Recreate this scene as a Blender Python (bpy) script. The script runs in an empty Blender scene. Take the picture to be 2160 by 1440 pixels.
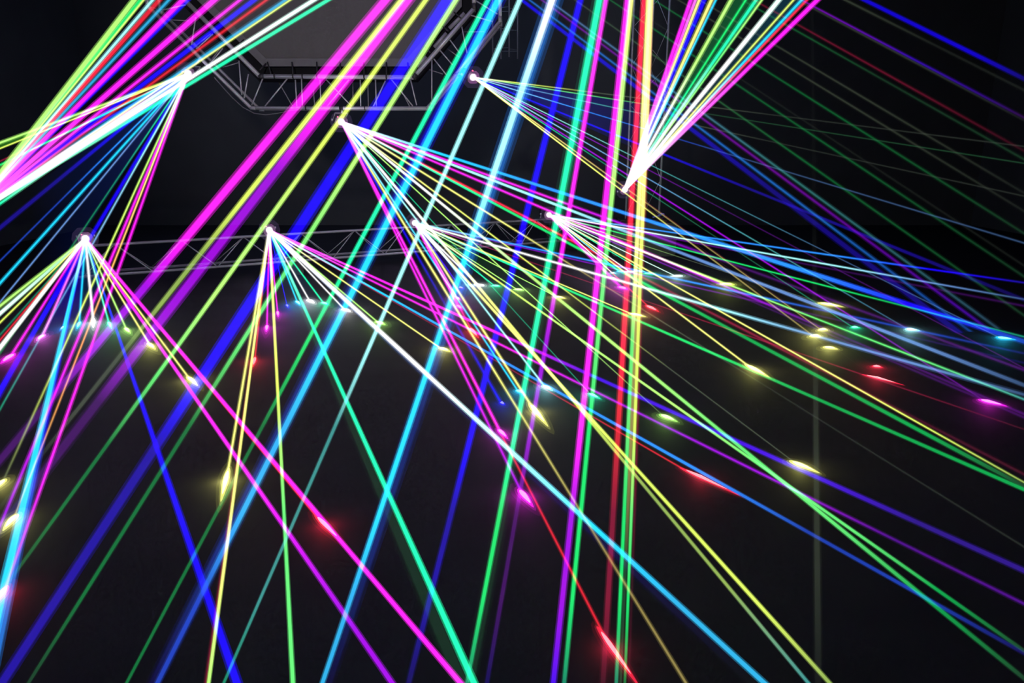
import bpy, math
import numpy as np
from mathutils import Vector
# ---------------------------------------------------------------- camera, world, lights, exposure
SC = bpy.context.scene
COL = SC.collection
W, H, F = 2160, 1440, 1560.0
CAM_Z = 1.55
PITCH = math.radians(-15.0)
cam_data = bpy.data.cameras.new('camera')
cam_data.sensor_width = 36.0
cam_data.lens = 36.0 * F / W
cam_data.clip_start, cam_data.clip_end = 0.05, 100
cam = bpy.data.objects.new('camera', cam_data)
COL.objects.link(cam)
cam.location = (0, 0, CAM_Z)
cam.rotation_euler = (math.radians(90) + PITCH, 0, 0)
SC.camera = cam

world = bpy.data.worlds.new('dark_hall')
SC.world = world
world.use_nodes = True
world.node_tree.nodes['Background'].inputs[0].default_value = (0.5, 0.5, 0.8, 1)
world.node_tree.nodes['Background'].inputs[1].default_value = 0.004
SC.view_settings.view_transform = 'Standard'
SC.view_settings.look = 'None'
SC.view_settings.exposure = 0.0
SC.view_settings.gamma = 1.0
SC.view_settings.use_curve_mapping = False
SC.cycles.transparent_max_bounces = 512
SC.cycles.max_bounces = 2
SC.cycles.diffuse_bounces = 1
SC.cycles.glossy_bounces = 1
SC.cycles.sample_clamp_indirect = 2.0
SC.cycles.use_adaptive_sampling = True
SC.cycles.adaptive_threshold = 0.03
SC.cycles.adaptive_min_samples = 12


def area(name, loc, target, size, energy, color):
    d = bpy.data.lights.new(name, 'AREA')
    d.size, d.energy, d.color = size, energy, color
    o = bpy.data.objects.new(name, d)
    COL.objects.link(o)
    o.location = loc
    o.rotation_euler = (Vector(target) - Vector(loc)).to_track_quat('-Z', 'Y').to_euler()
    return o


# added unseen fills: a spot for truss and screen, tinted areas for wall, floor
d = bpy.data.lights.new('frame_fill', 'SPOT')
d.energy, d.color, d.spot_size, d.spot_blend, d.shadow_soft_size = 1050, (1.0, 0.97, 0.95), math.radians(44), 0.8, 0.25
o = bpy.data.objects.new('frame_fill', d)
COL.objects.link(o)
o.location = (-2.0, -1.5, 4.4)
o.rotation_euler = (Vector((-1.9, 9.0, 3.6)) - Vector(o.location)).to_track_quat('-Z', 'Y').to_euler()
area('wall_fill', (-3.2, 10.8, 4.85), (-3.0, 14.6, 1.2), 2.6, 62, (0.42, 0.55, 1.0))
area('wall_fill', (1.2, 11.0, 4.85), (1.5, 14.6, 1.2), 2.2, 30, (0.40, 0.62, 1.0))
area('floor_fill', (-0.8, 6.8, 4.9), (-0.8, 6.9, 0.0), 4.5, 33, (0.62, 0.5, 1.0))

# ---------------------------------------------------------------- helpers
cp, sp_ = math.cos(PITCH), math.sin(PITCH)


def ray(x, y):
    """Direction (unit depth along the view axis) through a point of the 2160x1440 picture."""
    X, Z = (x - W / 2) / F, -(y - H / 2) / F
    return np.array([X, cp - Z * sp_, sp_ + Z * cp])


CAM = np.array([0, 0, CAM_Z])
VIEW = np.array([0, cp, sp_])


def at_depth(x, y, d):
    return CAM + ray(x, y) * d


def on_floor(x, y):
    r = ray(x, y)
    return CAM + r * (-CAM_Z / r[2])


def on_plane_y(x, y, Y):
    r = ray(x, y)
    return CAM + r * (Y / r[1])


def depth(p):
    return float((np.asarray(p) - CAM) @ VIEW)


def project(p):
    v = np.asarray(p) - CAM
    d = v @ VIEW
    up = np.array([0, -sp_, cp])
    return np.array([W / 2 + F * v[0] / d, H / 2 - F * (v @ up) / d])


def unit(v):
    v = np.asarray(v, float)
    return v / np.linalg.norm(v)


def srgb(h):
    h = h.lstrip('#')
    c = np.array([int(h[i:i + 2], 16) / 255 for i in (0, 2, 4)])
    return np.where(c <= 0.04045, c / 12.92, ((c + 0.055) / 1.055) ** 2.4)


def mat(name, color, rough=0.5, metal=0.0, spec=0.5, noise=0.0, scale=20.0):
    m = bpy.data.materials.new(name)
    m.use_nodes = True
    nt = m.node_tree
    b = nt.nodes['Principled BSDF']
    b.inputs['Base Color'].default_value = (*color, 1)
    b.inputs['Roughness'].default_value = rough
    b.inputs['Metallic'].default_value = metal
    b.inputs['Specular IOR Level'].default_value = spec
    if noise:
        tc = nt.nodes.new('ShaderNodeTexCoord')
        n = nt.nodes.new('ShaderNodeTexNoise')
        n.inputs['Scale'].default_value = scale
        n.inputs['Detail'].default_value = 4
        nt.links.new(tc.outputs['Object'], n.inputs['Vector'])
        r = nt.nodes.new('ShaderNodeMapRange')
        r.inputs['To Min'].default_value = 1 - noise
        r.inputs['To Max'].default_value = 1 + noise
        nt.links.new(n.outputs['Fac'], r.inputs['Value'])
        mx = nt.nodes.new('ShaderNodeMix')
        mx.data_type = 'RGBA'
        mx.blend_type = 'MULTIPLY'
        mx.inputs['Factor'].default_value = 1
        mx.inputs['A'].default_value = (*color, 1)
        nt.links.new(r.outputs['Result'], mx.inputs['B'])
        nt.links.new(mx.outputs['Result'], b.inputs['Base Color'])
        bp = nt.nodes.new('ShaderNodeBump')
        bp.inputs['Strength'].default_value = 0.15
        nt.links.new(n.outputs['Fac'], bp.inputs['Height'])
        nt.links.new(bp.outputs['Normal'], b.inputs['Normal'])
    return m


def beam_material():
    """Light scattered in hazy air along a beam: adds light, hides nothing."""
    m = bpy.data.materials.new('laser_light')
    m.use_nodes = True
    nt = m.node_tree
    nt.nodes.clear()
    out = nt.nodes.new('ShaderNodeOutputMaterial')
    add = nt.nodes.new('ShaderNodeAddShader')
    em = nt.nodes.new('ShaderNodeEmission')
    tr = nt.nodes.new('ShaderNodeBsdfTransparent')
    at = nt.nodes.new('ShaderNodeAttribute')
    at.attribute_name = 'light'
    nt.links.new(at.outputs['Color'], em.inputs['Color'])
    nt.links.new(em.outputs[0], add.inputs[0])
    nt.links.new(tr.outputs[0], add.inputs[1])
    nt.links.new(add.outputs[0], out.inputs['Surface'])
    m.cycles.emission_sampling = 'NONE'
    return m


def emitter_material(name, color, strength):
    m = bpy.data.materials.new(name)
    m.use_nodes = True
    b = m.node_tree.nodes['Principled BSDF']
    b.inputs['Base Color'].default_value = (*color, 1)
    b.inputs['Emission Color'].default_value = (*color, 1)
    b.inputs['Emission Strength'].default_value = strength
    return m


M_LIGHT = beam_material()
M_FLOOR = mat('dark_floor', (0.03, 0.028, 0.033), 0.8, spec=0.08, noise=0.25, scale=3)
M_WALL = mat('black_wall', (0.055, 0.055, 0.062), 0.9, spec=0.1, noise=0.2, scale=1.5)
M_CEIL = mat('black_ceiling', (0.02, 0.02, 0.022), 0.9, spec=0.1, noise=0.2, scale=2)
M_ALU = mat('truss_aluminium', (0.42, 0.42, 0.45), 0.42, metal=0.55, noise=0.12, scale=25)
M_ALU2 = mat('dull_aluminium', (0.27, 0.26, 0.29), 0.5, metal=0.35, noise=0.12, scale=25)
M_BLACK = mat('black_housing', (0.02, 0.02, 0.022), 0.5, noise=0.1)
M_CLOTH = mat('black_border_cloth', (0.012, 0.012, 0.014), 0.95, spec=0.05)
M_SCREEN = mat('grey_screen_fabric', (0.105, 0.1, 0.1), 0.9, spec=0.1, noise=0.06, scale=40)
M_HEM = mat('pale_screen_hem', (0.145, 0.142, 0.15), 0.9, spec=0.1)
M_STEEL = mat('bright_clamp', (0.6, 0.6, 0.62), 0.4, metal=0.5)
M_BLUELIT = mat('blue_lit_plate', (0.10, 0.14, 0.5), 0.5)  # reflected blue light put into the base colour
M_WHITE = emitter_material('laser_aperture', (1, 0.95, 1), 6)
M_LED = emitter_material('red_led', (1, 0.1, 0.2), 1.6)
M_CABLE = mat('grey_cable', (0.09, 0.09, 0.1), 0.6)


def mesh_obj(name, verts, faces, material, parent=None, smooth=True, colors=None):
    off, up = np.zeros(3), parent
    while up is not None:
        off = off + np.array(up.location)
        up = up.parent
    me = bpy.data.meshes.new(name)
    me.from_pydata([tuple(np.asarray(v) - off) for v in verts], [], faces)
    if colors is not None:
        a = me.attributes.new('light', 'FLOAT_COLOR', 'POINT')
        a.data.foreach_set('color', np.asarray(colors, dtype=np.float32).ravel())
    if smooth:
        me.polygons.foreach_set('use_smooth', [True] * len(me.polygons))
    me.materials.append(material)
    o = bpy.data.objects.new(name, me)
    COL.objects.link(o)
    if parent is not None:
        o.parent = parent
    return o


def empty(name, loc, label=None, category=None, group=None):
    o = bpy.data.objects.new(name, None)
    o.empty_display_size = 0.1
    COL.objects.link(o)
    o.location = tuple(loc)
    if label:
        o['label'] = label
        o['category'] = category
    if group:
        o['group'] = group
    return o


def frame_of(v):
    v = unit(v)
    a = np.array([0, 0, 1.0]) if abs(v[2]) < 0.9 else np.array([1.0, 0, 0])
    x = unit(np.cross(a, v))
    return x, np.cross(v, x), v


def tube_geo(a, b, r0, r1=None, n=8, caps=True):
    r1 = r0 if r1 is None else r1
    a, b = np.asarray(a, float), np.asarray(b, float)
    x, y, _ = frame_of(b - a)
    vs, fs = [], []
    for p, r in ((a, r0), (b, r1)):
        for i in range(n):
            t = 2 * math.pi * i / n
            vs.append(p + r * (math.cos(t) * x + math.sin(t) * y))
    for i in range(n):
        j = (i + 1) % n
        fs.append((i, j, n + j, n + i))
    if caps:
        fs.append(tuple(range(n - 1, -1, -1)))
        fs.append(tuple(range(n, 2 * n)))
    return vs, fs


def rod(name, a, b, r, material, parent, n=8):
    vs, fs = tube_geo(a, b, r, n=n)
    o = mesh_obj(name, vs, fs, material, parent, smooth=False)
    me = o.data
    for p in me.polygons:
        p.use_smooth = len(p.vertices) == 4
    return o


def path_tube(name, pts, r, material, parent=None, n=6):
    vs, fs = [], []
    pts = [np.asarray(p, float) for p in pts]
    for i, p in enumerate(pts):
        d = pts[min(i + 1, len(pts) - 1)] - pts[max(i - 1, 0)]
        x, y, _ = frame_of(d)
        for k in range(n):
            t = 2 * math.pi * k / n
            vs.append(p + r * (math.cos(t) * x + math.sin(t) * y))
    for i in range(len(pts) - 1):
        for k in range(n):
            j = (k + 1) % n
            fs.append((i * n + k, i * n + j, (i + 1) * n + j, (i + 1) * n + k))
    return mesh_obj(name, vs, fs, material, parent)


def box_geo(center, size, axes=None, bevel=0.0):
    """A box with chamfered long edges (an octagonal prism when bevel > 0) in the frame AXES (x, y, z columns)."""
    ax = np.eye(3) if axes is None else np.stack(axes)
    hx, hy, hz = np.asarray(size) / 2
    c = min(bevel, hx * 0.9, hz * 0.9)
    prof = [(-hx + c, -hz), (hx - c, -hz), (hx, -hz + c), (hx, hz - c), (hx - c, hz), (-hx + c, hz), (-hx, hz - c), (-hx, -hz + c)] if c > 0 else [(-hx, -hz), (hx, -hz), (hx, hz), (-hx, hz)]
    n = len(prof)
    vs = [np.asarray(center) + px * ax[0] + yy * ax[1] + pz * ax[2] for yy in (-hy, hy) for px, pz in prof]
    fs = [(i, (i + 1) % n, n + (i + 1) % n, n + i) for i in range(n)]
    fs += [tuple(range(n - 1, -1, -1)), tuple(range(n, 2 * n))]
    return vs, fs


def box(name, center, size, material, parent=None, axes=None, bevel=0.0):
    vs, fs = box_geo(center, size, axes, bevel)
    return mesh_obj(name, vs, fs, material, parent, smooth=False)


# ---------------------------------------------------------------- the hall
X0, X1, Y0, Y1, ZC = -8.0, 9.0, -5.0, 14.6, 5.0


def structure(name, center, size, material):
    o = box(name, center, size, material)
    o['kind'] = 'structure'
    return o


structure('floor', ((X0 + X1) / 2, (Y0 + Y1) / 2, -0.05), (X1 - X0, Y1 - Y0, 0.1), M_FLOOR)
structure('ceiling', ((X0 + X1) / 2, (Y0 + Y1) / 2, ZC + 0.05), (X1 - X0 + 0.4, Y1 - Y0 + 0.4, 0.1), M_CEIL)
structure('wall_back', ((X0 + X1) / 2, Y1 + 0.1, ZC / 2), (X1 - X0 + 0.4, 0.2, ZC), M_WALL)
structure('wall_front', ((X0 + X1) / 2, Y0 - 0.1, ZC / 2), (X1 - X0 + 0.4, 0.2, ZC), M_WALL)
structure('wall_left', (X0 - 0.1, (Y0 + Y1) / 2, ZC / 2), (0.2, Y1 - Y0, ZC), M_WALL)
structure('wall_right', (X1 + 0.1, (Y0 + Y1) / 2, ZC / 2), (0.2, Y1 - Y0, ZC), M_WALL)

# ---------------------------------------------------------------- octagonal truss frame round the screen
YF, DEP = 8.9, 0.30


def pf(x, y, k=0.0):
    return on_plane_y(x, y, YF + k)


outer_px = [(311, 12), (530, 228), (902, 228), (1055, 45)]
inner_px = [(368, -22), (548, 161), (872, 163), (1000, 18)]
OUT = [pf(*q) for q in outer_px]
INN = [pf(*q) for q in inner_px]
OUT = [OUT[0] * [1, 1, 0] + [0, 0, ZC]] + OUT + [OUT[-1] * [1, 1, 0] + [0, 0, ZC]]
INN = [INN[0] * [1, 1, 0] + [0, 0, ZC]] + INN + [INN[-1] * [1, 1, 0] + [0, 0, ZC]]
truss = empty('octagonal_truss', pf(716, 228), 'grey octagonal aluminium truss hanging round the pale screen', 'truss')
BACK = np.array([0, DEP, 0])
for ring, r in ((OUT, 0.021), (INN, 0.025)):
    for k in (0, 1):
        for i in range(len(ring) - 1):
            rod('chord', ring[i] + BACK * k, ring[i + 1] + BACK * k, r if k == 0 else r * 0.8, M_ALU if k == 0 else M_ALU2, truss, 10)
        for i in range(1, len(ring) - 1):
            d = unit(ring[i + 1] - ring[i])
            rod('corner_joint', ring[i] + BACK * k - d * 0.01, ring[i] + BACK * k + d * 0.05, r * 1.12, M_BLACK if ring is INN else M_ALU2, truss, 10)
# couplers and dark bands on the two lower tubes
for q0, q1, y, r in ((578, 581, 161, 0.028), (617, 620, 161, 0.028), (637, 640, 161, 0.028), (668, 671, 162, 0.028), (767, 770, 162, 0.028), (814, 817, 163, 0.028), (644, 647, 228, 0.024), (716, 724, 228, 0.024), (769, 771, 228, 0.024)):
    rod('tube_band', pf(q0, y), pf(q1, y), r, M_BLACK, truss, 10)
for (a, b, k) in [((504, 128), (510, 200), 0), ((524, 156), (515, 207), 0), ((554, 166), (531, 222), 0), ((606, 166), (559, 224), 0),
                  ((586, 170), (617, 224), 1), ((623, 168), (626, 224), 0), ((636, 166), (638, 224), 0), ((675, 168), (677, 224), 0),
                  ((661, 190), (664, 224), 1), ((688, 168), (742, 224), 0), ((736, 168), (690, 224), 0), ((744, 168), (745, 224), 1),
                  ((760, 168), (761, 224), 0), ((776, 170), (777, 224), 1), ((792, 168), (794, 224), 0), ((813, 170), (788, 224), 0),
                  ((826, 168), (871, 224), 0), ((837, 172), (864, 224), 1), ((866, 168), (879, 222), 0), ((911, 126), (911, 212), 0),
                  ((897, 144), (934, 156), 1), ((915, 124), (942, 158), 0), ((928, 106), (955, 137), 0), ((937, 98), (968, 120), 1),
                  ((949, 84), (970, 112), 0), ((974, 56), (985, 112), 0), ((962, 67), (1022, 67), 1), ((993, 32), (1040, 46), 0),
                  ((1004, 2), (1050, 30), 0), ((413, 36), (404, 95), 0), ((345, 41), (398, 44), 1), ((330, 24), (392, 10), 0),
                  ((449, 72), (414, 103), 0), ((446, 70), (409, 100), 1), ((470, 102), (444, 133), 0), ((466, 100), (440, 134), 1),
                  ((504, 132), (470, 142), 1)]:
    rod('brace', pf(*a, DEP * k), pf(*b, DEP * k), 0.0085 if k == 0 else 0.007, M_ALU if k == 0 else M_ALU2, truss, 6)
# links between the front and back faces
for i in range(1, 5):
    rod('cross_link', OUT[i], OUT[i] + BACK, 0.008, M_ALU2, truss, 6)
    rod('cross_link', INN[i], INN[i] + BACK, 0.008, M_ALU2, truss, 6)

# screen stretched inside the frame
KS = 0.16
screen_px = [(416, 0), (556, 140), (866, 140), (974, 14)]
SCR = [pf(*q, KS) for q in screen_px]
left_dir = unit(SCR[0] - SCR[1])
lx = INN[0][0] + 0.16
SCR[0] = SCR[1] + left_dir * ((lx - SCR[1][0]) / left_dir[0])
SCR = [np.array([SCR[0][0], SCR[0][1], ZC])] + SCR + [np.array([SCR[-1][0], SCR[-1][1], ZC])]
screen = empty('projection_screen', SCR[2], 'pale grey fabric screen stretched inside the octagonal truss', 'screen')


def slab(name, poly, t, material, parent):
    n = len(poly)
    vs = list(poly) + [p + np.array([0, t, 0]) for p in poly]
    fs = [tuple(range(n)), tuple(range(2 * n - 1, n - 1, -1))] + [(i, n + i, n + (i + 1) % n, (i + 1) % n) for i in range(n)]
    return mesh_obj(name, vs, fs, material, parent, smooth=False)


slab('fabric', SCR, 0.01, M_SCREEN, screen)
cen = np.mean(SCR, axis=0)


def inset(poly, d, dy):
    """Offset an open outline (bottom of the octagon) towards its inside by d."""
    out = []
    for i in range(len(poly)):
        ns = []
        if i > 0:
            t = unit(poly[i] - poly[i - 1]); ns.append(np.array([-t[2], 0, t[0]]))
        if i < len(poly) - 1:
            t = unit(poly[i + 1] - poly[i]); ns.append(np.array([-t[2], 0, t[0]]))
        nrm = unit(sum(ns))
        k = d / max(0.5, float(nrm @ ns[0]))
        out.append(poly[i] + nrm * k + np.array([0, dy, 0]))
    return out


def band(name, a, b, t, material, parent):
    n = len(a)
    vs = list(a) + list(b) + [p + [0, t, 0] for p in a] + [p + [0, t, 0] for p in b]
    fs = []
    for i in range(n - 1):
        fs += [(i, i + 1, n + i + 1, n + i), (2 * n + i, 3 * n + i, 3 * n + i + 1, 2 * n + i + 1), (i, 2 * n + i, 2 * n + i + 1, i + 1), (n + i, n + i + 1, 3 * n + i + 1, 3 * n + i)]
    return mesh_obj(name, vs, fs, material, parent, smooth=False)


band('hem', [p + [0, -0.006, 0] for p in SCR], inset(SCR, 0.085, -0.006), 0.005, M_HEM, screen)['label'] = 'paler hem strip'
band('masking_border', inset(SCR, -0.17, 0.05), inset(SCR, 0.02, 0.05), 0.01, M_CLOTH, screen)['label'] = 'black masking border'
for (a, b) in [((564, 131), (572, 158)), ((616, 131), (618, 158)), ((668, 131), (669, 158)), ((717, 131), (718, 159)), ((767, 132), (768, 159)),
               ((815, 132), (815, 160)), ((860, 132), (862, 160)), ((514, 84), (500, 98)), ((561, 134), (548, 148)), ((896, 98), (908, 112)),
               ((933, 55), (946, 66)), ((958, 26), (972, 38))]:
    rod('bungee_hook', pf(*a, KS - 0.02), pf(*b, 0.03), 0.008, M_BLACK, screen, 6)
for (a, b) in [((868, 132), (888, 112)), ((904, 92), (930, 62)), ((936, 52), (968, 20))]:
    rod('edge_tube', pf(a[0] + 12, a[1] + 8, 0.1), pf(b[0] + 12, b[1] + 8, 0.1), 0.022, M_ALU2, screen, 8)

cb = path_tube('sagging_cable', [pf(*q, -0.03) for q in [(452, 163), (470, 184), (490, 206), (512, 226), (536, 239), (560, 242), (586, 239), (612, 233), (634, 231)]], 0.007, M_CABLE)
cb['label'] = 'thin grey cable sagging below the lower left corner of the octagonal truss'
cb['category'] = 'cable'

# ---------------------------------------------------------------- emitters (world positions recovered from the parallel scan cones)
EM = {
    '1': np.array([-4.5532, 7.9074, CAM_Z - 0.9822]),
    '2': np.array([-2.8659, 8.7748, CAM_Z - 0.9894]),
    '4': np.array([-1.2831, 9.8363, CAM_Z - 1.0157]),
    '5': np.array([0.5342, 10.7939, CAM_Z - 0.9990]),
    '3': on_plane_y(720, 257, YF - 0.05),
    '6': on_plane_y(998, 163, YF - 0.05),
    'L': on_plane_y(397, 155, YF - 0.05),
    'R': at_depth(1318, 400, 10.2),
    'O': at_depth(-79, 467, 6.6),
}
EM['A'] = CAM + ray(1400, -700) * ((4.75 - CAM_Z) / ray(1400, -700)[2])
EM['B'] = CAM + ray(-240, -1020) * ((4.75 - CAM_Z) / ray(-240, -1020)[2])
EM['V'] = CAM + ray(1712, -120) * ((4.75 - CAM_Z) / ray(1712, -120)[2])

# ---------------------------------------------------------------- low rear truss
row0, row1 = EM['1'], EM['5']
rdir = unit((row1 - row0) * [1, 1, 0])
rn = np.array([-rdir[1], rdir[0], 0])
rear = empty('low_rear_truss', row0 + rdir * 3 - [0, 0, row0[2]], 'long triangular grey truss lying low across the back of the stage', 'truss')
base = row0 * [1, 1, 0] + rn * 0.12
T0, T1 = -0.12, 6.55


def rt(s, side, z):
    return base + rdir * s + rn * side + np.array([0, 0, z])


ZT, ZB = 0.475, 0.165
rod('chord', rt(T0, 0, ZT), rt(T1, 0, ZT), 0.0165, M_ALU2, rear)
rod('chord', rt(T0, -0.15, ZB), rt(T1, -0.15, ZB), 0.0165, M_ALU2, rear)
rod('chord', rt(T0, 0.15, ZB), rt(T1, 0.15, ZB), 0.0165, M_ALU2, rear)
s, up = T0 + 0.05, True
step = 0.34
k = 0
while s + step < T1:
    a, b = (ZT, ZB) if k % 2 else (ZB, ZT)
    for side in (-0.15, 0.15):
        p0 = rt(s, side if a == ZB else 0, a)
        p1 = rt(s + step, side if b == ZB else 0, b)
        rod('brace', p0, p1, 0.007, M_ALU2, rear, 6)
    if k % 3 == 0:
        rod('cross_link', rt(s, -0.15, ZB), rt(s + step, 0.15, ZB), 0.006, M_ALU2, rear, 6)
    s += step
    k += 1
for s in (0.1, 2.2, 4.3, 6.35):
    box('floor_foot', rt(s, 0, 0.0745), (0.12, 0.42, 0.149), M_BLACK, rear, axes=(rdir, rn, np.array([0, 0, 1.0])), bevel=0.015)

# ---------------------------------------------------------------- upright truss tower at the right, on a black riser
TY = 10.7
tw = [on_plane_y(1331, 180, TY), on_plane_y(1404, 180, TY), on_plane_y(1371, 180, TY + 0.35)]
zb = on_plane_y(1366, 462, TY)[2]
tc = (tw[0] + tw[1]) / 2
riser = box('stage_riser', (tc[0], TY + 0.15, (zb - 0.03) / 2), (0.9, 0.8, zb - 0.03), M_BLACK, bevel=0.03)
riser['label'] = 'low black riser block under the upright truss tower'
riser['category'] = 'riser'
tower = empty('truss_tower', (tc[0], TY, zb - 0.03), 'slim upright grey truss tower standing on the low black riser', 'truss')
box('base_plate', (tc[0], TY + 0.12, zb - 0.015), (0.66, 0.5, 0.03), M_BLACK, tower, bevel=0.006)
for p in tw:
    rod('chord', np.array([p[0], p[1], zb]), np.array([p[0], p[1], ZC]), 0.016, M_ALU2, tower)
z, k = zb + 0.06, 0
while z + 0.5 < ZC:
    for i, j in ((0, 1), (1, 2), (2, 0)):
        a, b = (tw[i], tw[j]) if k % 2 else (tw[j], tw[i])
        rod('brace', np.array([a[0], a[1], z]), np.array([b[0], b[1], z + 0.5]), 0.005, M_ALU2, tower, 6)
    z += 0.5
    k += 1
p = on_plane_y(1391, 455, TY - 0.03)  # edges of the base plate, their blue reflection painted in
rod('lit_plate_edge', p, p + [0.05, 0.0, 0.03], 0.012, M_BLUELIT, tower)['label'] = 'plate edge at the foot tinted by blue light'
path_tube('lit_plate_edge', [p + [-0.1, -0.02, -0.02], p + [-0.02, -0.02, 0.0], p + [0.02, -0.02, 0.035], p + [0.06, -0.02, 0.03], p + [0.07, -0.02, -0.01], p + [0.04, -0.02, -0.03]], 0.01, M_BLUELIT, tower)

# hanging end of a second upright truss, behind the octagon
HY = 12.6
hx = [on_plane_y(x, 60, HY)[0] for x in (1039, 1056, 1074, 1092)]
hz = on_plane_y(1060, 120, HY)[2]
hang = empty('hanging_truss', (np.mean(hx), HY, hz), 'lower end of a narrow vertical truss hanging behind the octagon', 'truss')
for i, x in enumerate(hx):
    y = HY + (0.3 if i % 2 else 0.0)
    rod('chord', (x, y, hz), (x, y, ZC), 0.013, M_ALU2, hang)
for q in range(5):
    z = hz + 0.12 + q * 0.3
    for i, j in ((0, 2), (1, 3), (0, 1), (2, 3)):
        rod('brace', (hx[i], HY + (0.3 if i % 2 else 0), z), (hx[j], HY + (0.3 if j % 2 else 0), z + (0.0 if (q + i) % 2 else 0.02)), 0.004, M_ALU2, hang, 6)

# ---------------------------------------------------------------- laser light
C = dict(
    M='ff20f0', P='9608d0', V='4408d8', B='1800ff', N='1a0c8c', C='20d0ff', K='a8ffff', W='ffffff', T='20ffb0', G='18d868', D='0e6a34',
    L='b8ff78', Y='ffff84', O='8a7c44', R='ff2848', X='7a1230', A='2a8cff', S='5f86c4', E='3c4437', Q='2aa0d0', U='3a8c88', Z='ff9a50',
    k='ff70ff', n='120a50', p='3c0c58', d='183a24', w='d8fff0', g='60e070', y='d8f060', a='1838a0', t='148060', e='1e221e', x='3c0c1c', r='d02030',
    s='30486c', v='2c1480', q='4a0a80', j='0a9c48', l='8aa850', z='0a0b0a')
NAMES = dict(M='magenta', P='purple', V='violet', B='blue', N='dark blue', C='cyan', K='pale cyan', W='white', T='teal green', G='green', D='dark green',
             L='lime', Y='yellow', O='olive', R='red', X='dark red', A='azure', S='steel blue', E='grey olive', Q='blue cyan', U='grey teal', Z='orange',
             k='pink', n='dark blue', p='dim purple', d='dim green', w='white green', g='light green', y='yellow green', a='deep blue', t='teal', e='faint grey',
             x='faint red', r='red', s='dim blue', v='deep violet', q='deep purple', j='green', l='olive green', z='faint grey')
GAIN = 1.18
SHELLS_WIDE = ((0.78, 0.48), (1.02, 0.34), (1.5, 0.18))
SHELLS_THIN = ((0.7, 0.48), (1.2, 0.38), (2.2, 0.14))


def tube_light(name, pts, rad, cols, parent, wide):
    shells = SHELLS_WIDE if wide else SHELLS_THIN
    n = 6
    x, y, _ = frame_of(pts[-1] - pts[0])
    vs, fs, cs = [], [], []
    for f, wgt in shells:
        b = len(vs)
        for p, r, c in zip(pts, rad, cols):
            for i in range(n):
                t = 2 * math.pi * (i + 0.5) / n
                vs.append(p + f * r * (math.cos(t) * x + math.sin(t) * y))
                cs.append((*(np.asarray(c) * wgt * 0.5), 1))
        for k in range(len(pts) - 1):
            for i in range(n):
                j = (i + 1) % n
                fs.append((b + k * n + i, b + k * n + j, b + (k + 1) * n + j, b + (k + 1) * n + i))
    return mesh_obj(name, vs, fs, M_LIGHT, parent, smooth=False, colors=cs)


def to_room(p, v, far=16.0):
    """Distance from p along v to the room's shell."""
    t = far
    for ax, lo, hi in ((0, X0, X1), (1, Y0, Y1), (2, 0.0, ZC)):
        if v[ax] > 1e-6:
            t = min(t, (hi - p[ax]) / v[ax])
        elif v[ax] < -1e-6:
            t = min(t, (lo - p[ax]) / v[ax])
    return t


def fit_cone(E, spots):
    V = np.array([unit(on_floor(*q) - E) for q in spots])
    w = np.linalg.lstsq(V, np.ones(len(V)), rcond=None)[0]
    c = 1 / np.linalg.norm(w)
    return w * c, math.acos(min(1, c))


def cone_dir(E, q, axis, alpha):
    """Direction from E on the scan cone whose image passes through pixel q; also the distance at which it reaches q."""
    e = E - CAM
    le = np.linalg.norm(e)
    e1 = e / le
    r = unit(ray(*q))
    e2 = unit(r - (r @ e1) * e1)
    A, Bc = axis @ e1, axis @ e2
    Rm, phi = math.hypot(A, Bc), math.atan2(Bc, A)
    dl = math.acos(max(-1, min(1, math.cos(alpha) / Rm)))
    best = None
    for th in (phi + dl, phi - dl):
        th = max(0.05, min(math.pi - 0.05, th))
        v = math.cos(th) * e1 + math.sin(th) * e2
        q1, q2 = r @ e1, r @ e2
        den = q1 - q2 * math.cos(th) / math.sin(th)
        if den <= 1e-3:
            continue
        sdist = le / den
        t = sdist * q2 / math.sin(th)
        if depth(E + t * v) < 0.7:
            continue
        if best is None or v[2] > best[0][2]:
            best = (v, t)
    if best is None:
        p = at_depth(*q, 2.5)
        best = (unit(p - E), np.linalg.norm(p - E))
    return best


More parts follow.
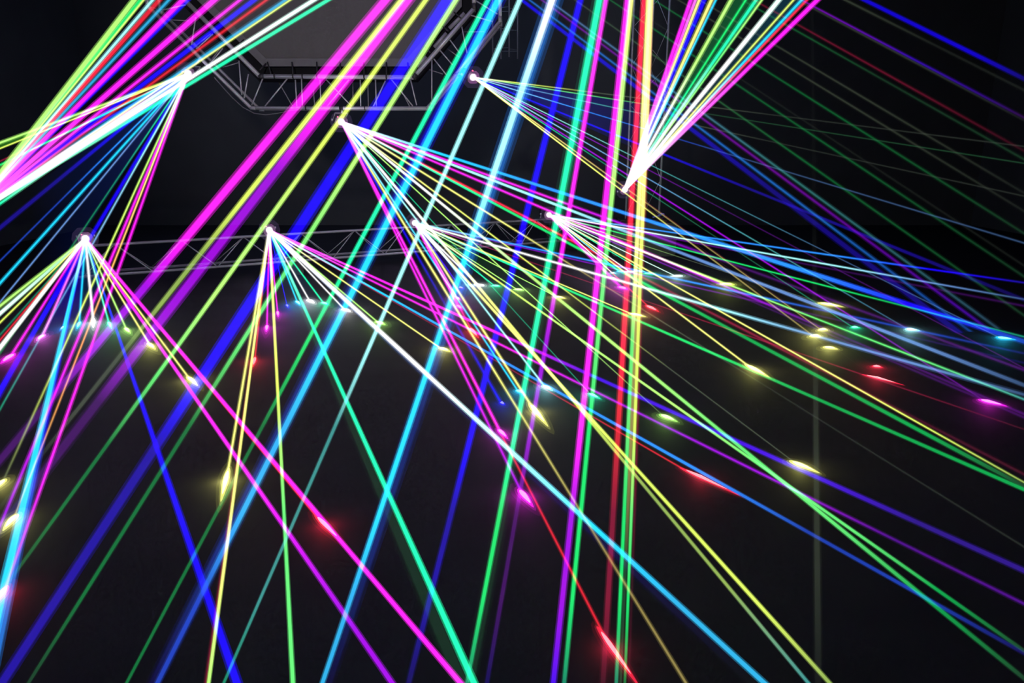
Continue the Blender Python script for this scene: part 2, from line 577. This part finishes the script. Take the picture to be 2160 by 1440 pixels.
def spot(P, v, col, size, parent, hot=1.0):
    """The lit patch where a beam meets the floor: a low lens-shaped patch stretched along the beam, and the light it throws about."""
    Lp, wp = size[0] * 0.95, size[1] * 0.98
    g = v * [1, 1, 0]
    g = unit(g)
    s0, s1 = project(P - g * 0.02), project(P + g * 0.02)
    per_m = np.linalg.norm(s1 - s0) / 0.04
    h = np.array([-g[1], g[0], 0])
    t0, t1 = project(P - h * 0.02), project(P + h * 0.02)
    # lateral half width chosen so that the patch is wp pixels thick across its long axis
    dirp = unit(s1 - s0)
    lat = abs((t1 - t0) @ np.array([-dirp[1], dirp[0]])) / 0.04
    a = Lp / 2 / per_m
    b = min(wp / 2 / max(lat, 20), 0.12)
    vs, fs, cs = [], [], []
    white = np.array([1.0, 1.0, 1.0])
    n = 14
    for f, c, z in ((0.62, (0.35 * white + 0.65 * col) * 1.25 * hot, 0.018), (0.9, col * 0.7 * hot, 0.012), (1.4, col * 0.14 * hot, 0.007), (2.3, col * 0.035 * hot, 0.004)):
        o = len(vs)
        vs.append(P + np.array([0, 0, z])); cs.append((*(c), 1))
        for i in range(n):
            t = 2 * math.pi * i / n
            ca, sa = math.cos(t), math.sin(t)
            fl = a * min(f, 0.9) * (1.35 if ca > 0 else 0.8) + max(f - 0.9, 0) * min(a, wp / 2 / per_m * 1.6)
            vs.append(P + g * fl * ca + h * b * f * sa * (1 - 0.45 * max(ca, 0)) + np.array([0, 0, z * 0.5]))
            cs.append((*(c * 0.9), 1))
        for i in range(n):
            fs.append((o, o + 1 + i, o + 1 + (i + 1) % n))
    sp = mesh_obj('floor_spot', vs, fs, M_LIGHT, parent, smooth=False, colors=cs)  # painted light: glowing shells for laser light reflected off the floor
    d = bpy.data.lights.new('spot_glow', 'POINT')  # lamp added just above the patch for its halo
    d.energy = 2.6 * hot * (depth(P) / 6.0) ** 2 * (wp / 12.0)
    d.color = tuple(np.clip(col / max(col.max(), 1e-3), 0, 1))
    d.shadow_soft_size = 0.0
    lo = bpy.data.objects.new('spot_glow', d)
    COL.objects.link(lo)
    lo.location = tuple(P + np.array([0, 0, 0.06 * depth(P) / 6.0]))
    return sp


def sheet(fan, E, a, b, col, fade=0.0):
    """Dim film of scanned light between two neighbouring beams."""
    c = srgb(col)
    n = 5
    vs = [E]
    cs = [(*c, 1)]
    fs = []
    for i in range(1, n + 1):
        t = i / n
        k = 1 - (1 - fade) * t
        vs += [E + (a - E) * t, E + (b - E) * t]
        cs += [(*(c * k), 1)] * 2
    fs.append((0, 1, 2))
    for i in range(n - 1):
        o = 1 + 2 * i
        fs.append((o, o + 2, o + 3, o + 1))
    o = mesh_obj('light_sheet', vs, fs, M_LIGHT, fan, smooth=False, colors=cs)
    o['label'] = 'dim film of scanned light'
    return o


def parse_cols(s):
    out = []
    for c in s:
        out.append(srgb(C[c]) * GAIN)
    return out


FANS = {}


def fan(key, label, beams, cone=None, group='fans of laser beams'):
    E = EM[key]
    root = empty('laser_fan', E, label, 'laser beams', group)
    FANS[key] = root
    for bdef in beams:
        q, cols, w0, w1, kind = bdef[:5]
        cols, tip = (cols.split('|') + [''])[:2]
        gain = bdef[5] if len(bdef) > 5 and not isinstance(bdef[5], tuple) else 1.0
        size = next((z for z in bdef[5:] if isinstance(z, tuple)), (16, 11))
        cl = [c * gain for c in parse_cols(cols)]
        hit = None
        if kind == 's':
            P = on_floor(*q)
            v = unit(P - E)
            t = np.linalg.norm(P - E)
            hit = P
        elif kind == 'f':
            v, t = cone_dir(E, q, *cone)
            P = E + v * t
        else:
            P = at_depth(*q, kind)
            v = unit(P - E)
            t = np.linalg.norm(P - E)
        t0 = 0.0
        if key in 'ABV':      # the colour run starts where the beam comes into view
            lo, hi = 0.0, t
            for _ in range(40):
                m = (lo + hi) / 2
                if project(E + v * m)[1] < 0:
                    lo = m
                else:
                    hi = m
            t0 = lo
        n = len(cl)
        if cols[0] in 'Wwk' and key not in 'ABVOR':      # white hot only close to the aperture
            us = [0.0] + [0.14 + 0.86 * i / max(1, n - 2) for i in range(n - 1)]
            if n == 2:
                us = [0.0, 0.3, 1.0]
                cl = cl + [cl[-1]]
        else:
            us = [i / (n - 1) for i in range(n)]
        # stops and widths are spaced evenly along the beam as it is seen
        q0, q1 = project(E + v * t0), project(P)
        ax = unit(q1 - q0)
        full = (q1 - q0) @ ax
        ts = []
        for u in us:
            lo, hi = t0, t
            for _ in range(40):
                m = (lo + hi) / 2
                if (project(E + v * m) - q0) @ ax < u * full:
                    lo = m
                else:
                    hi = m
            ts.append(t0 if u == 0 else (t if u == 1 else (lo + hi) / 2))
        thin = 0.8 if max(w0, w1) < 7 else 1.0
        pts = [E + v * x for x in ts]
        rad = [(w0 * thin + (w1 - w0 * thin) * u) / 2 * max(depth(p), 0.4) / F for u, p in zip(us, pts)]
        r1 = rad[-1]
        if t0 > 0:
            pts, rad, cl = [E] + pts, [w0 / 2 * depth(E) / F] + rad, [cl[0]] + cl
        if hit is None:
            ext = to_room(P, v)
            if ext > 0.02:
                pts.append(P + v * ext)
                rad.append(r1)
                cl = cl + [cl[-1]]
        o = tube_light('beam', pts, rad, cl, root, max(w0, w1) >= 7)
        o['label'] = NAMES[cols[min(len(cols) - 1, len(cols) // 2)]] + ' beam'
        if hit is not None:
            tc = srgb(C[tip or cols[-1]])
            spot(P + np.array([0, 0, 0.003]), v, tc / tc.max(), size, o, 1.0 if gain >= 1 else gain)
    return root


d1 = [(20, 755), (88, 712), (132, 693), (167, 685), (197, 680), (231, 685), (268, 697), (318, 730), (403, 803), (685, 1110)]
d2 = [(477, 1015), (537, 762), (563, 692), (586, 662), (606, 646), (628, 639), (654, 636), (684, 641), (729, 655), (800, 682), (935, 738)]
d4 = [(1130, 870), (997, 700), (968, 648), (965, 630), (972, 608), (1010, 602), (1045, 604), (1093, 612), (1178, 628), (1340, 665)]
d5 = [(1372, 650), (1312, 608), (1293, 588), (1293, 577), (1308, 574), (1330, 574), (1368, 578), (1427, 583), (1532, 600), (1745, 643), (1590, 780)]
d3 = [(1290, 1370), (1105, 1048), (1058, 915), (1059, 853), (1095, 828), (1152, 819), (1250, 836), (1405, 882), (1688, 984)]
d6 = [(1718, 710), (1748, 735), (1848, 775), (1734, 697), (1802, 692), (1920, 697), (2115, 715), (2085, 850)]
c1 = fit_cone(EM['1'], d1[:9])
c2 = fit_cone(EM['2'], d2)
c4 = fit_cone(EM['4'], d4)
c5 = fit_cone(EM['5'], d5[:10])
c3 = fit_cone(EM['3'], d3)
c6 = fit_cone(EM['6'], d6)

fan('1', 'rainbow fan spreading down from the projector at the near end of the low rear truss', [
    ((0, 645), 'WLL', 4, 5, 'f'), ((0, 661), 'Wgw', 4, 7, 'f', 1.2), ((0, 680), 'Yy', 3, 3, 'f'), ((0, 706), 'tt', 2, 3, 'f', 0.7),
    ((0, 717), 'kr', 3, 3, 'f'), ((0, 733), 'WWW', 5, 7, 'f', 1.3),
    ((20, 755), 'kM', 3.5, 4, 's', (40, 14)), ((88, 712), 'kk', 3.5, 4, 's', (24, 12)), ((132, 693), 'BA', 2, 2, 's', (14, 7)),
    ((167, 685), 'CC', 4, 3, 's', (20, 11)), ((197, 680), 'WW', 4.5, 4, 's', 1.3, (24, 13)), ((231, 685), 'KT', 3.5, 3, 's', (20, 11)),
    ((268, 697), 'wL', 3, 3, 's', (20, 12)), ((318, 730), 'WY', 3, 3, 's', (24, 13)), ((403, 803), 'YY', 3, 3, 's', (34, 13)),
    ((685, 1110), 'rrR|R', 2.5, 3, 's', 1.0, (90, 15)),
    ((2, 1265), 'WCCC', 4, 16, 'f', 1.05), ((0, 1340), 'BBA', 4, 16, 'f', 0.55), ((377, 1080), 'ABBB', 2, 11, 'f', 1.0),
    ((727, 1295), 'kMMP', 4, 9, 'f', 1.15), ((762, 1192), 'kMMM', 5, 8, 'f', 1.2), ((60, 720), 'BB', 5, 7, 'f', 0.6),
], c1)
fan('2', 'thin rainbow fan spreading down from the second projector along the low rear truss', [
    ((477, 1015), 'WYYY', 5, 4, 's', (80, 17)), ((440, 1440), 'WYYYL', 4, 7, 2.04), ((434, 1440), 'ZXXX', 3, 5, 2.04, 0.7),
    ((537, 762), 'Zr', 2.5, 3, 's', 0.9, (26, 11)), ((563, 692), 'MM', 3, 3, 's', (18, 11)), ((586, 662), 'kM', 3, 2.5, 's', (15, 8)),
    ((599, 1080), 'WYyg', 5, 7, 'f', 1.15), ((606, 646), 'BB', 2, 1.5, 's', (9, 7)), ((628, 639), 'CC', 3, 2.5, 's', (16, 9)),
    ((654, 636), 'wW', 3, 2.5, 's', (18, 11)), ((837, 1080), 'KTTT', 4, 9, 'f', 1.1), ((825, 1090), 'tdd', 6, 20, 'f', 0.5),  # last tube is the green beam's halo, painted wide and dim
    ((684, 641), 'TT', 2.5, 2.5, 's', (16, 9)), ((729, 655), 'wW', 3, 2.5, 's', (20, 10)),
    ((1612, 1440), 'WWWKCQQ', 7, 11, 'f', 1.15), ((1590, 1440), 'WSnnz', 4, 22, 'f', 0.5), ((800, 682), 'WL', 3, 2.5, 's', (24, 10)), ((935, 738), 'WY', 3, 2.5, 's', (28, 10)),  # the wide dim tube is a painted halo beside the white beam
    ((2160, 1377), 'WCAAAaan', 3.5, 9, 'f', 1.0), ((1478, 1010), 'kXXr|R', 2.5, 3, 's', 1.0, (150, 9)),
    ((2160, 1203), 'kMMVVVvv', 3.5, 12, 'f'), ((2160, 1273), 'kMMPPqq', 3.5, 6, 'f'),
], c2)
fan('4', 'thin rainbow fan spreading right from the third projector along the low rear truss', [
    ((1130, 870), 'WYYY', 4, 4, 's', (70, 15)), ((997, 700), 'kMr', 3.5, 3.5, 's', (34, 12)), ((968, 648), 'MM', 4, 4, 's', (18, 9)),
    ((965, 630), 'kk', 3, 2.5, 's', (12, 7)), ((972, 608), 'BV', 2.5, 2, 's', (10, 7)), ((992, 603), 'KC', 2.5, 2, 's', (12, 7)), ((1010, 602), 'WW', 3.5, 3, 's', (18, 10)),
    ((1045, 604), 'wT', 2, 2, 's', (16, 8)), ((1093, 612), 'wL', 2, 2, 's', (20, 8)), ((1178, 628), 'WL|Y', 2.5, 1.5, 's', (26, 7)), ((1340, 665), 'WyY|Y', 3, 2, 's', (40, 8)),
    ((1750, 1440), 'WYYyyyl', 4.5, 8, 'f'), ((2160, 1372), 'WyLLggjd', 3, 8, 'f'),
    ((2160, 1032), 'wTGGjjj', 3.5, 8, 'f'), ((2160, 905), 'kXXXx', 2, 3, 'f', 0.8), ((2160, 832), 'WWWKSSs', 3.5, 6, 'f', 1.05),
    ((2160, 745), 'KAAAaan', 3, 4, 'f'), ((2160, 765), 'VPpn', 2, 4, 'f', 0.6),
], c4)
fan('5', 'thin rainbow fan spreading right from the last projector along the low rear truss', [
    ((1372, 650), 'kRr', 3, 2.5, 's', (34, 9)), ((1312, 608), 'MMM', 5, 4.5, 's', (20, 10)), ((1293, 588), 'kM', 3, 3, 's', (12, 7)),
    ((1293, 577), 'WK', 2.5, 1.5, 's', (8, 5)), ((1308, 574), 'KC', 2, 2, 's', (12, 6)), ((1330, 574), 'WW', 2.5, 2, 's', (14, 7)),
    ((1368, 578), 'wT', 2, 1.5, 's', (14, 8)), ((1427, 583), 'Ww', 2, 1.5, 's', (20, 9)), ((1532, 600), 'Wky', 2.5, 2.5, 's', (30, 9)),
    ((1745, 643), 'LEE|Y', 2, 1.5, 's', 1.0, (60, 8)), ((1590, 780), 'WYYY', 3, 3, 's', (64, 11)),
    ((2160, 1017), 'WYYYyl', 3, 3.5, 'f'), ((2160, 842), 'WLLggU', 3, 4, 'f', 1.0), ((2160, 710), 'wGGGjt', 2.5, 3, 'f'), ((2160, 631), 'WWKKSs', 2.5, 3, 'f'),
    ((2160, 596), 'KAAABN', 2.5, 3, 'f'), ((2160, 645), 'kPpp', 2, 4, 'f', 0.5), ((2160, 880), 'kPppp', 2.5, 5, 'f', 0.7),
], c5)
fan('3', 'bright fan spreading right from the projector hung under the middle of the octagonal truss', [
    ((1058, 915), 'kMMM', 3.5, 4.5, 's', (34, 12)), ((1105, 1048), 'kMMP|M', 3.5, 4.5, 's', (56, 17)), ((1290, 1370), 'kMrrr|R', 3, 4.5, 's', (170, 15)),
    ((1059, 853), 'BBNB', 3, 5, 's', 0.8, (11, 9)), ((1230, 1087), 'WYYO', 4, 4, 'f'), ((1095, 828), 'KCC', 3, 3, 's', (20, 11)), ((1152, 819), 'WKK', 3, 3, 's', (28, 12)),
    ((1705, 1440), 'WWYyllU', 4.5, 7, 'f'), ((1250, 836), 'Ttt', 2, 2, 's', (32, 9)), ((1405, 882), 'WLLE|L', 2.5, 2, 's', (46, 11)), ((2160, 1430), 'WWLLggjd', 4.5, 9, 'f', 1.0),
    ((1688, 984), 'WYyEE|Y', 3.5, 2.5, 's', (76, 12)), ((1620, 817), 'WYYOEe', 4, 3, 'f'), ((2160, 1025), 'wTGGjjjd', 4, 9, 'f'), ((2160, 1000), 'kRRXXxx', 3.5, 6, 'f'),
    ((2160, 873), 'kMMMPppp', 4, 5, 'f'), ((2160, 812), 'WKKSSSs', 4, 8, 'f', 1.0), ((2160, 780), 'kMMPpppp', 4, 5, 'f'), ((2160, 720), 'WCAAABa', 4, 10, 'f', 1.1),
    
], c3)
fan('6', 'faint thin fan spreading right from the projector beside the right flank of the octagonal truss', [
    ((1620, 241), 'WyEEe', 2.2, 2.2, 'f'), ((1620, 260), 'Lgdd', 2, 2, 'f', 0.8), ((1620, 297), 'WSUEe', 2, 2.2, 'f', 0.9), ((1620, 350), 'KAas', 2, 2.2, 'f', 0.8),
    ((2160, 632), 'BBNNn', 2.5, 7, 'f', 0.7), ((1718, 710), 'YyOO|Y', 3, 2.2, 's', (24, 11)), ((1748, 735), 'YOe|Y', 2, 1.5, 's', 1.0, (34, 9)),
    ((1848, 775), 'kXxz|R', 2, 1.5, 's', 1.0, (24, 8)), ((1850, 800), 'kxz|R', 1.5, 1.5, 's', 1.0, (100, 5)), ((1734, 697), 'YOO|Y', 2.5, 2.2, 's', (22, 10)),
    ((1802, 692), 'Ttdt|T', 2.2, 2, 's', 1.0, (22, 7)), ((1920, 697), 'KSUs|K', 2.2, 2.2, 's', (36, 9)), ((2115, 715), 'KUss|C', 2, 2, 's', (48, 8)),
    ((2085, 850), 'kPPp|M', 2.5, 3, 's', 1.0, (70, 9)), ((2160, 776), 'kPppp', 2, 2.5, 'f', 0.8),
], c6)
fan('L', 'bright fan spreading down from the projector on the left flank of the octagonal truss', [
    ((0, 301), 'WyLL', 4, 4, 4.6), ((0, 313), 'WYy', 2.5, 2.5, 4.6), ((0, 340), 'ZXX', 2.5, 2.5, 4.5), ((0, 348), 'WCTG', 3, 3.5, 4.4),
    ((0, 376), 'BBN', 4, 4, 4.3), ((0, 404), 'kPrX', 3, 4, 4.2), ((0, 415), 'WKWK', 6, 5, 4.1), ((0, 429), 'WKwT', 4, 4.5, 4.0), ((0, 480), 'BBNN', 5, 8, 3.9, 0.8),
    ((0, 550), 'CAaa', 3, 2.5, 3.7), ((0, 597), 'WCCC', 4, 4, 3.6), ((0, 637), 'WSSS', 3, 2.5, 3.5), ((0, 745), 'TtDD', 2.5, 3, 3.3),
    ((0, 821), 'BBBB', 5, 8, 3.2, 0.75), ((0, 863), 'WKSt', 3, 3, 3.2), ((3, 1022), 'WLyE|Y', 3, 3.5, 's', (40, 14)), ((12, 1080), 'kMMP', 4, 5, 3.0),
    ((26, 1100), 'WYZO|Y', 3, 3, 's', (52, 18)), ((6, 1255), 'kMMMP|R', 4, 5, 's', (60, 18)),
])
fan('R', 'white hot fan shooting steeply up from the projector beside the upright truss tower', [
    ((1457, 0), 'WkMM', 5, 7, 5.4), ((1467, 0), 'WkMk', 5, 5, 5.4), ((1475, 0), 'WWYY', 4, 5, 5.3), ((1485, 0), 'WBBB', 4, 9, 5.3), ((1501, 0), 'WWYY', 5, 6, 5.2),
    ((1510, 0), 'WCCC', 4, 3.5, 5.2), ((1542, 0), 'WWLL', 5, 6, 5.1, 1.1), ((1573, 0), 'WTGG', 4, 4, 5.0), ((1595, 0), 'WwTT', 5, 6, 5.0, 1.1), ((1607, 0), 'WLgL', 3, 3.5, 5.0),
    ((1643, 0), 'WWWw', 6, 9, 4.9, 1.2), ((1674, 0), 'WYyy', 4, 3.5, 4.8), ((1691, 0), 'WWCC', 4, 5, 4.8), ((1702, 0), 'WkRR', 4, 4, 4.8), ((1724, 0), 'WkMM', 5, 9, 4.7),
])
fan('O', 'thick coloured fan rising to the right from beyond the picture\'s left edge', [
    ((283, 0), 'LLL', 9, 9, 4.6, 0.95), ((297, 0), 'gGG', 6, 8, 4.6), ((303, 0), 'yyy', 3, 3, 4.6), ((322, 0), 'KKK', 5, 4.5, 4.5), ((336, 0), 'kRr', 6, 8, 4.5), ((356, 0), 'KQQ', 5, 5, 4.5),
    ((385, 0), 'kMM', 7, 9, 4.4), ((396, 0), 'BBB', 6, 7, 4.4), ((452, 0), 'kMM', 8, 11, 4.3), ((506, 0), 'kMM', 6, 5.5, 4.2), ((536, 0), 'BBB', 6, 9, 4.2),
    ((562, 0), 'krr', 5, 5, 4.1), ((602, 0), 'KQQ', 6, 6, 4.1), ((612, 0), 'YYy', 4, 3.5, 4.1), ((662, 0), 'WWw', 6.5, 8, 4.0, 1.15), ((692, 0), 'wTT', 6, 7, 4.0),
])
fan('A', 'widest beams in front, falling from overhead across the middle of the picture', [
    ((0, 970), 'MMMMMPPpp', 17, 15, 2.8, 1.1), ((0, 1070), 'yyyyyllEEee', 11, 8, 2.6), ((20, 1090), 'MMMPPPPppn', 19, 20, 2.6), ((0, 1253), 'yyyLLgDDd', 10, 7, 2.3), ((7, 1435), 'BBBBBBNNNN', 21, 19, 2.1, 1.2),
    ((60, 1440), 'LLLggDDDd', 10, 7, 2.05), ((267, 1440), 'TTTTGDDDD', 9, 6, 2.05), ((332, 1440), 'CCCCCQQaa', 14, 10, 2.05, 1.1), ((472, 1440), 'KKKKKUUUt', 9, 5.5, 2.05),
    ((680, 1440), 'WKKCCCCQQ', 13, 9, 2.05, 1.1), ((862, 1440), 'BBBBBBNNn', 11, 11, 2.05, 1.2), ((985, 1440), 'TTTTTTGGt', 13, 8, 2.05), ((1027, 1440), 'MMMMPPppn', 9, 9, 2.05),
    ((1167, 1440), 'MMMMMMPPV', 12, 12, 2.05, 1.1), ((1190, 1440), 'YLLggGGGt', 10, 9, 2.05, 1.05), ((1272, 1440), 'RRRRRrXXx', 11, 13, 2.05), ((1300, 1440), 'YYYYggGGt', 9, 8, 2.05),
    ((1309, 1440), 'YYOOOdd', 9, 6, 2.05), ((1318, 1440), 'YYYyyygGD', 9, 6, 2.05), ((1326, 1440), 'ZZXXXxx', 5, 5, 2.05, 0.6),  # olive filler and orange fringe tubes are painted glow of the yellow pair
    ((690, 1440), 'AAAaan', 28, 22, 2.05, 0.35), ((325, 1440), 'BBaaan', 24, 22, 2.05, 0.5), ((990, 1440), 'ttdddd', 24, 22, 2.05, 0.5),  # wide dim tubes: painted halos of the white-cyan, cyan and teal beams
])
fan('B', 'faint distant beams slanting down to the right across the dark upper right', [
    ((2160, 166), 'BBBN', 7, 8, 6.5, 0.50), ((2160, 190), 'Eee', 5, 5, 6.5, 0.47), ((2160, 248), 'PVp', 3.5, 4.5, 6.5, 0.43), ((2160, 254), 'EEe', 4, 4, 6.5, 0.35), ((2160, 318), 'XXx', 3.5, 4.5, 6.5, 0.44), ((2160, 336), 'Ddd', 3.5, 4.5, 6.5, 0.54),
    ((2160, 407), 'EEe', 3.5, 4.5, 6.5, 0.44), ((2160, 445), 'EEe', 3.5, 4.5, 6.5, 0.44), ((2160, 492), 'DDd', 3.5, 4.5, 6.5, 0.49), ((2160, 560), 'eee', 3.5, 4.5, 6.5, 0.35), ((2160, 583), 'DDd', 3.5, 4.5, 6.5, 0.49),
    ((2160, 665), 'EDd', 3.5, 4.5, 6.5, 0.54), ((2160, 733), 'SUs', 4, 5, 6.5, 0.44), ((2160, 750), 'PPV', 4, 5, 6.5, 0.32), ((2160, 784), 'AAa', 4, 5, 6.5, 0.36), ((2160, 806), 'BNN', 6, 12, 6.5, 0.58),
])
fan('V', 'single faint olive beam dropping straight down at the right', [
    ((1726, 1440), 'zzzeEEe', 6, 15, 2.05, 0.45),
], group=None)

# films of scanned light between close beams
E = EM['R']
sheet(FANS['R'], E, at_depth(1540, 0, 5.1), at_depth(1610, 0, 5.0), '0a4a24', 1.0)
sheet(FANS['R'], E, at_depth(1643, 0, 4.9), at_depth(1700, 0, 4.8), '0a2c38', 1.0)
sheet(FANS['R'], E, at_depth(1458, 0, 5.4), at_depth(1468, 0, 5.4), '800070', 1.0)
E = EM['6']
sheet(FANS['6'], E, E + cone_dir(E, (1400, 225), *c6)[0] * 3.0, E + cone_dir(E, (1400, 340), *c6)[0] * 3.0, '101078', 0.0)
E = EM['3']
for qa, qb, cc in (((1250, 690), (1360, 770), '0c4a1c'), ((1200, 470), (1300, 570), '082a30'), ((1050, 800), (1130, 800), '0a2048')):
    sheet(FANS['3'], E, E + cone_dir(E, qa, *c3)[0] * 3.0, E + cone_dir(E, qb, *c3)[0] * 3.0, cc, 0.0)
E = EM['1']
sheet(FANS['1'], E, on_floor(90, 714), on_floor(165, 686), '1808a0', 0.15)
sheet(FANS['1'], E, on_floor(167, 686), on_floor(231, 686), '082c58', 0.1)
E = EM['2']
sheet(FANS['2'], E, on_floor(606, 647), on_floor(684, 642), '08304c', 0.0)
E = EM['4']
sheet(FANS['4'], E, on_floor(968, 640), on_floor(1010, 604), '28086c', 0.2)
sheet(FANS['4'], E, on_floor(1045, 606), on_floor(1178, 630), '0a3c18', 0.0)
E = EM['5']
sheet(FANS['5'], E, on_floor(1368, 580), on_floor(1532, 602), '142c10', 0.0)
E = EM['L']
sheet(FANS['L'], E, at_depth(60, 400, 4.3), at_depth(80, 640, 4.0), '081c58', 0.0)
sheet(FANS['L'], E, at_depth(0, 302, 4.6), at_depth(0, 312, 4.6), '206010', 1.0)

# ---------------------------------------------------------------- the projectors
AXES = {'1': c1[0], '2': c2[0], '4': c4[0], '5': c5[0], '3': c3[0], '6': c6[0]}
AXES['L'] = unit(at_depth(0, 640, 3.4) - EM['L'])
AXES['R'] = unit(at_depth(1590, 0, 5.0) - EM['R'])
AXES['O'] = unit(at_depth(450, 0, 4.3) - EM['O'])
UP = np.array([0, 0, 1.0])


def projector(key, label, hang_to, led=(0.05, 0.075), small=1.0):
    E, a = EM[key], unit(AXES[key])
    x = unit(np.cross(a, UP))
    u = np.cross(x, a)
    ax = (x, a, u)
    root = empty('laser_projector', E, label, 'laser projector', 'small black laser projectors')
    s = small
    c = E - a * (0.10 * s)
    box('housing', c, (0.13 * s, 0.17 * s, 0.10 * s), M_BLACK, root, ax, bevel=0.012)
    vs, fs = tube_geo(E - a * 0.016, E + a * 0.004, 0.03, 0.034, 12)
    mesh_obj('aperture', vs, fs, M_WHITE, root, smooth=False)['label'] = 'glowing white aperture'
    p = E + x * led[0] * 0.6 + u * led[1] * 0.55 - a * 0.02
    vs, fs = tube_geo(p - a * 0.01, p + a * 0.006, 0.008, 0.006, 8)
    mesh_obj('indicator_lamp', vs, fs, M_LED, root, smooth=False)['label'] = 'small red lamp'
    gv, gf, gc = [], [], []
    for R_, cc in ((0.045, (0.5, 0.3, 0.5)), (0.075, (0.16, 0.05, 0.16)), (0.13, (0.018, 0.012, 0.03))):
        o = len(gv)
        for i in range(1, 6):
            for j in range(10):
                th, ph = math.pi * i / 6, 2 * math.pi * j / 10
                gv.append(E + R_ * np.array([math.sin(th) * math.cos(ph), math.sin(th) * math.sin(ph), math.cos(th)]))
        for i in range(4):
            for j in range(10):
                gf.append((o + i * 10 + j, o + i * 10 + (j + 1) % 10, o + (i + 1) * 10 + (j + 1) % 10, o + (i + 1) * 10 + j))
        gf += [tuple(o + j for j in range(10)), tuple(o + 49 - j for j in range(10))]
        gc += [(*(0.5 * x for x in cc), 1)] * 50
    mesh_obj('haze_glow', gv, gf, M_LIGHT, root, smooth=False, colors=gc)['label'] = 'pink white glow round the aperture'  # lit haze round the aperture, painted as glowing shells
    yoke = []
    for sd in (-1, 1):
        yoke.append(c + x * sd * 0.072 * s)
    h = np.asarray(hang_to, float)
    k = unit(h - c)
    for sd, yp in zip((-1, 1), yoke):
        rod('bracket_arm', yp, yp + k * 0.085, 0.007, M_ALU2, root, 6)
    rod('bracket_bar', yoke[0] + k * 0.085, yoke[1] + k * 0.085, 0.008, M_ALU2, root, 6)
    rod('clamp', c + k * 0.085, h, 0.012, M_STEEL, root, 8)
    for sd in (-1, 1):
        rod('wing_knob', c + x * sd * 0.072 * s, c + x * sd * 0.092 * s, 0.014, M_STEEL, root, 8)
    for i in range(4):
        box('cooling_fin', c + u * 0.052 * s + a * (i - 1.5) * 0.035 * s, (0.10 * s, 0.008, 0.012), M_BLACK, root, ax)
    return root


def rear_top(E):
    s = float((E - base) @ rdir)
    return rt(s, 0, ZT + 0.012)


projector('1', 'small black laser projector clamped on the near end of the low rear truss', rear_top(EM['1']))
projector('2', 'second small laser projector along the low rear truss', rear_top(EM['2']))
projector('4', 'third small laser projector along the low rear truss', rear_top(EM['4']), (-0.05, -0.06))
projector('5', 'last small laser projector, at the far end of the low rear truss', rear_top(EM['5']), (-0.05, -0.06))
projector('3', 'small laser projector hung under the bottom tube of the octagonal truss', pf(722, 232), (0.06, 0.09))
projector('6', 'small laser projector on the right flank of the octagonal truss', pf(962, 156), (0.01, 0.12))
projector('L', 'small laser projector on the left flank of the octagonal truss', pf(424, 122), (0.09, 0.03))
projector('R', 'small laser projector low beside the upright truss tower, aimed upward', np.array([tw[0][0], tw[0][1], EM['R'][2] - 0.05]), (0.07, -0.03))
